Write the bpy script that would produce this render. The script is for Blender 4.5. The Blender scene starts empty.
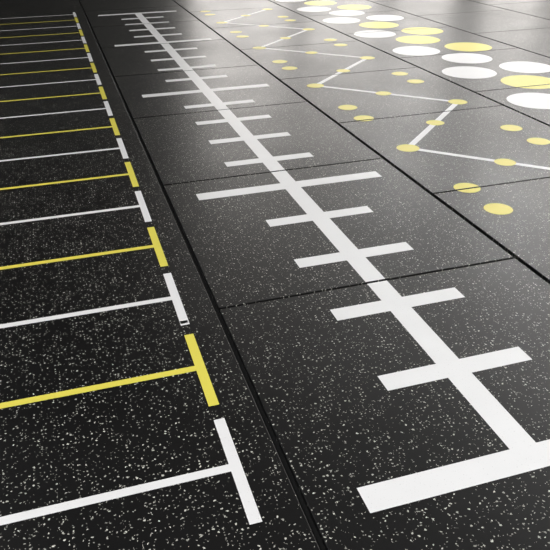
import bpy, math, random
from mathutils import Matrix, Vector
S=0.7   # plan units -> metres (floor tiles are 1 m)
sc=bpy.context.scene
sc.view_settings.view_transform='Standard'
col=sc.collection

# ---------------- materials ----------------
def newmat(n):
    m=bpy.data.materials.new(n); m.use_nodes=True
    nt=m.node_tree; b=nt.nodes['Principled BSDF']; return m,nt,b
def N(nt,t,**k):
    n=nt.nodes.new(t)
    for a,v in k.items(): setattr(n,a,v)
    return n
def math_(nt,op,a,b=None,c=None):
    n=N(nt,'ShaderNodeMath',operation=op)
    for i,v in enumerate((a,b,c)):
        if v is None: continue
        if hasattr(v,'is_output'): nt.links.new(v,n.inputs[i])
        else: n.inputs[i].default_value=v
    return n.outputs[0]
def mixc(nt,f,a,b):
    n=N(nt,'ShaderNodeMix',data_type='RGBA')
    for i,v in ((0,f),(6,a),(7,b)):
        if hasattr(v,'is_output'): nt.links.new(v,n.inputs[i])
        else: n.inputs[i].default_value=v
    return n.outputs[2]

def rubber():
    m,nt,b=newmat('speckled_black_rubber'); L=nt.links
    co=N(nt,'ShaderNodeNewGeometry').outputs['Position']
    nz=N(nt,'ShaderNodeTexNoise'); nz.inputs['Scale'].default_value=240; nz.inputs['Detail'].default_value=1
    L.new(co,nz.inputs['Vector'])
    sub=N(nt,'ShaderNodeVectorMath',operation='SUBTRACT'); L.new(nz.outputs['Color'],sub.inputs[0]); sub.inputs[1].default_value=(.5,.5,.5)
    scl=N(nt,'ShaderNodeVectorMath',operation='SCALE'); L.new(sub.outputs[0],scl.inputs[0]); scl.inputs['Scale'].default_value=.007
    add=N(nt,'ShaderNodeVectorMath',operation='ADD'); L.new(co,add.inputs[0]); L.new(scl.outputs[0],add.inputs[1])
    masks=[]
    for sca,frac,r0,r1 in ((114,.26,.08,.17),(240,.09,.13,.14)):
        v=N(nt,'ShaderNodeTexVoronoi',voronoi_dimensions='2D'); v.inputs['Scale'].default_value=sca; v.inputs['Randomness'].default_value=1
        L.new(add.outputs[0],v.inputs['Vector'])
        sp=N(nt,'ShaderNodeSeparateColor'); L.new(v.outputs['Color'],sp.inputs[0])
        sel=math_(nt,'LESS_THAN',sp.outputs[0],frac)
        rad=math_(nt,'MULTIPLY_ADD',sp.outputs[1],r1,r0)
        ins=math_(nt,'LESS_THAN',v.outputs['Distance'],rad)
        mm=math_(nt,'MULTIPLY',sel,ins)
        br=math_(nt,'MULTIPLY_ADD',sp.outputs[2],.6,.4)
        masks.append(math_(nt,'MULTIPLY',mm,br))
    mk=math_(nt,'MAXIMUM',masks[0],masks[1])
    g=N(nt,'ShaderNodeTexNoise'); g.inputs['Scale'].default_value=420; g.inputs['Detail'].default_value=2; L.new(co,g.inputs['Vector'])
    big=N(nt,'ShaderNodeTexNoise'); big.inputs['Scale'].default_value=1.6; big.inputs['Detail'].default_value=4; L.new(co,big.inputs['Vector'])
    base=mixc(nt,g.outputs['Fac'],(.001,.001,.0012,1),(.006,.006,.0063,1))
    base=mixc(nt,math_(nt,'MULTIPLY',big.outputs['Fac'],.2),base,(.011,.0105,.010,1))
    c=mixc(nt,mk,base,(.68,.68,.61,1))
    L.new(c,b.inputs['Base Color'])
    L.new(math_(nt,'MULTIPLY_ADD',big.outputs['Fac'],.16,.31),b.inputs['Roughness'])
    b.inputs['Specular IOR Level'].default_value=.36
    bp=N(nt,'ShaderNodeBump'); bp.inputs['Strength'].default_value=.12; bp.inputs['Distance'].default_value=.001
    L.new(g.outputs['Fac'],bp.inputs['Height']); L.new(bp.outputs[0],b.inputs['Normal'])
    return m
def paint(name,c1,c2):
    m,nt,b=newmat(name); L=nt.links
    co=N(nt,'ShaderNodeNewGeometry').outputs['Position']
    n=N(nt,'ShaderNodeTexNoise'); n.inputs['Scale'].default_value=9; n.inputs['Detail'].default_value=5; L.new(co,n.inputs['Vector'])
    c=mixc(nt,n.outputs['Fac'],c1,c2)
    n2=N(nt,'ShaderNodeTexNoise'); n2.inputs['Scale'].default_value=330; n2.inputs['Detail'].default_value=2; L.new(co,n2.inputs['Vector'])
    pit=math_(nt,'MULTIPLY',math_(nt,'GREATER_THAN',n2.outputs['Fac'],.70),.35)
    c=mixc(nt,pit,c,(.25,.25,.24,1))
    L.new(c,b.inputs['Base Color'])
    b.inputs['Roughness'].default_value=.42; b.inputs['Specular IOR Level'].default_value=.45
    return m
def plain(name,c,r=.7,sc_=6):
    m,nt,b=newmat(name); L=nt.links
    co=N(nt,'ShaderNodeNewGeometry').outputs['Position']
    n=N(nt,'ShaderNodeTexNoise'); n.inputs['Scale'].default_value=sc_; n.inputs['Detail'].default_value=4; L.new(co,n.inputs['Vector'])
    L.new(mixc(nt,n.outputs['Fac'],tuple(x*.88 for x in c)+(1,),tuple(min(1,x*1.08) for x in c)+(1,)),b.inputs['Base Color'])
    b.inputs['Roughness'].default_value=r
    return m
RUB=rubber()
WHT=paint('white_floor_inlay',(.85,.85,.855,1),(.77,.77,.775,1))
YEL=paint('yellow_floor_inlay',(.81,.72,.11,1),(.73,.65,.09,1))
SUB=plain('dark_underlay',(.004,.004,.004),.9)
WALL=plain('painted_wall',(.05,.05,.05),.8)
CEIL=plain('dark_ceiling',(.02,.02,.02),.9)
FRM=plain('window_frame_metal',(.08,.08,.085),.4)
SILL=plain('skirting_paint',(.10,.10,.10),.5)

def mesh(name,verts,faces,mat,parent=None,fm=None,mats=None):
    me=bpy.data.meshes.new(name); me.from_pydata(verts,[],faces); me.update()
    for mm in (mats or [mat]): me.materials.append(mm)
    if fm:
        for p,i in zip(me.polygons,fm): p.material_index=i
    o=bpy.data.objects.new(name,me); col.objects.link(o)
    if parent: o.parent=parent
    return o
def empty(name):
    o=bpy.data.objects.new(name,None); col.objects.link(o); return o
def boxdata(x0,x1,y0,y1,z0,z1):
    v=[(x,y,z) for z in (z0,z1) for y in (y0,y1) for x in (x0,x1)]
    f=[(0,2,3,1),(4,5,7,6),(0,1,5,4),(2,6,7,3),(0,4,6,2),(1,3,7,5)]
    return v,f
def boxes(name,lst,mat,parent=None):
    V=[];F=[]
    for b in lst:
        v,f=boxdata(*b); o=len(V); V+=v; F+=[tuple(i+o for i in q) for q in f]
    return mesh(name,V,F,mat,parent)

# ---------------- floor tiles ----------------
XL,XR,YB,YF=-5.0,10.5,-4.0,17.0      # room extents (plan units)
floor=empty('floor')
boxes('underlay',[(XL*S,XR*S,YB*S,YF*S,-.06,-.016)],SUB,floor)
LG=.0105; CG=.006 # half gaps
lanes=[(-5.0,-2.36,[1.0,5.0,9,13]),(-2.36,-.94,[2.0,7.0,12.0]),(-.94,.462,[]),(.462,1.888,[2.369+1.438*k for k in range(-4,11)]),
       (1.888,3.30,[3.18+1.43*k for k in range(-5,10)]),(3.30,4.72,[3.62+1.43*k for k in range(-5,10)]),
       (4.72,6.14,[3.1+1.43*k for k in range(-4,10)]),(6.14,7.56,[3.6+1.43*k for k in range(-5,10)]),
       (7.56,8.98,[3.1+1.43*k for k in range(-4,10)]),(8.98,10.5,[3.6+1.43*k for k in range(-5,10)])]
tiles=[]
for x0,x1,cs in lanes:
    ys=[YB]+[c for c in cs if YB+.1<c<YF-.1]+[YF]
    for a,b in zip(ys[:-1],ys[1:]):
        tiles.append((x0+LG,x1-LG,a+CG,b-CG))
V=[];F=[]
BV=.0020
for x0,x1,y0,y1 in tiles:
    o=len(V)
    for (i,z) in ((0,-.016),(0,-.0011),(BV,0)):
        V+=[((x0+i)*S,(y0+i)*S,z),((x1-i)*S,(y0+i)*S,z),((x1-i)*S,(y1-i)*S,z),((x0+i)*S,(y1-i)*S,z)]
    for r in (0,4):
        for k in range(4):
            F.append((o+r+k,o+r+(k+1)%4,o+r+4+(k+1)%4,o+r+4+k))
    F.append((o+8,o+9,o+10,o+11))
mesh('rubber_tiles',V,F,RUB,floor)

# ---------------- markings (inlays clipped to the tiles) ----------------
def clip(poly,x0,x1,y0,y1):
    for ax,lim,sg in ((0,x0,1),(0,x1,-1),(1,y0,1),(1,y1,-1)):
        out=[]
        for i in range(len(poly)):
            p=poly[i];q=poly[(i+1)%len(poly)]
            ip=(p[ax]-lim)*sg>=0; iq=(q[ax]-lim)*sg>=0
            if ip: out.append(p)
            if ip!=iq:
                t=(lim-p[ax])/(q[ax]-p[ax]); out.append((p[0]+(q[0]-p[0])*t,p[1]+(q[1]-p[1])*t))
        poly=out
        if len(poly)<3: return []
    return poly
def marking(name,polys):
    """polys: list of (points,colour index,layer)"""
    V=[];F=[];M=[]
    for pts,c,lay in polys:
        for t in tiles:
            q=clip(pts,t[0]+BV,t[1]-BV,t[2]+BV,t[3]-BV)
            if not q: continue
            o=len(V); z=.0006+.0003*lay
            V+=[(x*S,y*S,z) for x,y in q]; F.append(tuple(range(o,o+len(q)))); M.append(c)
    return mesh(name,V,F,None,None,M,[WHT,YEL])
def rect(x0,x1,y0,y1): return [(x0,y0),(x1,y0),(x1,y1),(x0,y1)]
def circ(x,y,r,n=40): return [(x+r*math.cos(2*math.pi*k/n),y+r*math.sin(2*math.pi*k/n)) for k in range(n)]
def seg(a,b,w):
    a=Vector(a);b=Vector(b);d=(b-a).normalized();n=Vector((-d.y,d.x))*w/2
    return [tuple(a+n*-1),tuple(b-n),tuple(b+n),tuple(a+n)]

# distance ruler with ticks
P=[]
T0,DT=1.245,.463; HW=.047; HT=.043
SX=1.178
end=T0+20*DT
P.append((rect(SX-HW,SX+HW,T0,end),0,0))
for i in range(21):
    y=T0+i*DT
    a,b=(.625,1.738) if i%5==0 else (.90,1.475)
    h=.048 if i%5==0 else HT
    P.append((rect(a,SX-HW,y-h,y+h),0,0)); P.append((rect(SX+HW,b,y-h,y+h),0,0))
    if i in (0,20): P.append((rect(SX-HW,SX+HW,y-h,y) if i==0 else rect(SX-HW,SX+HW,y,y+h),0,0))
marking('ruler_floor_marking',P)

# rung ladder on the left
P=[]
for i in range(19):
    y=1.483+.5145*i; c=i%2
    P.append((rect(-4.2,.298,y-.0155,y+.0155),c,0))
    P.append((rect(.298,.334,y-.222,y+.222),c,0))
P.append((rect(.300,.330,2.303,2.322),0,0))
marking('rung_ladder_floor_marking',P)

# zig-zag course with dots
P=[]
xs=(2.12,3.01); zy=lambda k:3.04+.889*k
pts=[]
for k in range(-3,9):
    pts.append((xs[1] if k%2==0 else xs[0],zy(k)))
for a,b in zip(pts[:-1],pts[1:]):
    P.append((seg(a,b,.044),0,0))
    P.append((circ((a[0]+b[0])/2,(a[1]+b[1])/2,.066),1,1))
for k,(x,y) in zip(range(-3,9),pts):
    P.append((circ(x,y,.076),1,1))
    ox=xs[0] if k%2==0 else xs[1]
    P.append((circ(ox,y-.165,.076),1,1)); P.append((circ(ox,y+.15,.076),1,1))
marking('zigzag_floor_marking',P)

# big dots
P=[]
cols=[(3.635,4.63,1.053,[0,0,0,0,0,0,0,0],2),
      (3.94,5.18,1.053,[1,0,1,1,0,1,0,1],2),
      (4.25,5.68,1.045,[0,1,1,0,1,0,1,1],2)]
for x,y,d,cc,nb in cols:
    for k in range(-nb,7):
        P.append((circ(x,y+d*k,.25),cc[k%8],0))
marking('dot_grid_floor_marking',P)

# ---------------- room shell ----------------
HZ=3.6
x0,x1,y0,y1=XL*S,XR*S,YB*S,YF*S
t=.25
boxes('ceiling',[(x0-t,x1+t,y0-t,y1+t,HZ,HZ+.2)],CEIL)
boxes('wall_left',[(x0-t,x0,y0-t,y1+t,-.06,HZ)],WALL)
boxes('wall_back',[(x0,x1,y0-t,y0,-.06,HZ)],WALL)
def wall_windows(name,axis,span,fixed,outer,wins,z0,z1):
    L=[]
    def bx(a,b,za,zb):
        lo,hi=min(fixed,outer),max(fixed,outer)
        L.append((a,b,lo,hi,za,zb) if axis=='x' else (lo,hi,a,b,za,zb))
    bx(span[0],span[1],-.06,z0); bx(span[0],span[1],z1,HZ)
    cur=span[0]
    for a,b in wins: bx(cur,a,z0,z1); cur=b
    bx(cur,span[1],z0,z1)
    boxes(name,L,WALL)
wn=[0]
def window(axis,a,b,mid,z0,z1,facing):
    wn[0]+=1
    e=empty('window_%d'%wn[0]); f=.05; d=.04
    L=[]
    def bx(p,q,za,zb): L.append((p,q,mid-d,mid+d,za,zb) if axis=='x' else (mid-d,mid+d,p,q,za,zb))
    bx(a,b,z0,z0+f);bx(a,b,z1-f,z1);bx(a,a+f,z0+f,z1-f);bx(b-f,b,z0+f,z1-f)
    m=(a+b)/2; bx(m-f/2,m+f/2,z0+f,z1-f)
    boxes('frame',L,FRM,e)
    l=bpy.data.lights.new('sky_portal','AREA'); l.shape='RECTANGLE'; l.size=b-a; l.size_y=z1-z0; l.cycles.is_portal=True
    o=bpy.data.objects.new('sky_portal',l); col.objects.link(o); o.parent=e
    if axis=='x': o.location=((a+b)/2,mid+.06,(z0+z1)/2); o.rotation_euler=(math.radians(-90),0,0)
    else: o.location=(mid+.06,(a+b)/2,(z0+z1)/2); o.rotation_euler=(math.radians(90),0,math.radians(90))
farw=[(2.2,4.0),(4.2,5.7),(5.9,7.2)]
wall_windows('wall_far','x',(x0,x1),y1,y1+t,farw,.42,3.2)
for a,b in farw: window('x',a,b,y1+.1,.42,3.2,0)
rw=[(4.3,6.8),(7.1,9.4),(9.7,11.6)]
wall_windows('wall_right','y',(y0-t,y1+t),x1,x1+t,rw,.25,3.2)
for a,b in rw: window('y',a,b,x1+.1,.25,3.2,0)
boxes('baseboard_far',[(x0+.02,x1-.02,y1-.02,y1-.001,.002,.10)],SILL)
boxes('baseboard_left',[(x0+.001,x0+.02,y0+.02,y1-.02,.002,.10)],SILL)
# linear fill lights added out of view under the ceiling to brighten the markings
for lx,ly,en in ((-1.6,-.6,38),(.6,-.6,38),(2.8,-.6,40),(5.0,-.2,45),(-1.6,-2.0,32),(.6,-2.0,32),(2.8,-2.0,32),(-2.8,2.2,58),(-2.9,4.2,58),
              (5.4,2.6,62),(5.7,5.0,78),(5.7,7.4,90),(5.0,9.6,70)):
    e=empty('added_fill_light')
    boxes('fill_light_housing',[(lx-.08,lx+.08,ly-.75,ly+.75,HZ-.10,HZ-.001)],FRM,e)  # invented casing for the added fill light
    l=bpy.data.lights.new('fill_area','AREA'); l.shape='RECTANGLE'; l.size=.14; l.size_y=1.45; l.energy=en; l.color=(1,.995,.985)
    o=bpy.data.objects.new('fill_area',l); col.objects.link(o); o.parent=e; o.location=(lx,ly,HZ-.11)

# ---------------- world ----------------
w=bpy.data.worlds.new('overcast_sky'); sc.world=w; w.use_nodes=True
bg=w.node_tree.nodes['Background']; bg.inputs[0].default_value=(1.0,.955,.91,1); bg.inputs[1].default_value=5.0

# ---------------- camera ----------------
yaw,pitch,roll,F_=0.29306,0.51030,-0.015295,686.076
f=Vector((math.sin(yaw)*math.cos(pitch),math.cos(yaw)*math.cos(pitch),-math.sin(pitch)))
r=Vector((math.cos(yaw),-math.sin(yaw),0)); u=r.cross(f)
r2=r*math.cos(roll)+u*math.sin(roll); u2=-r*math.sin(roll)+u*math.cos(roll)
cd=bpy.data.cameras.new('camera'); cam=bpy.data.objects.new('camera',cd); col.objects.link(cam)
M=Matrix((r2,u2,-f)).transposed().to_4x4(); M.translation=Vector((0,0,1.5*S)); cam.matrix_world=M
cd.sensor_width=36; cd.lens=F_/550*36; cd.clip_start=.02
sc.camera=cam
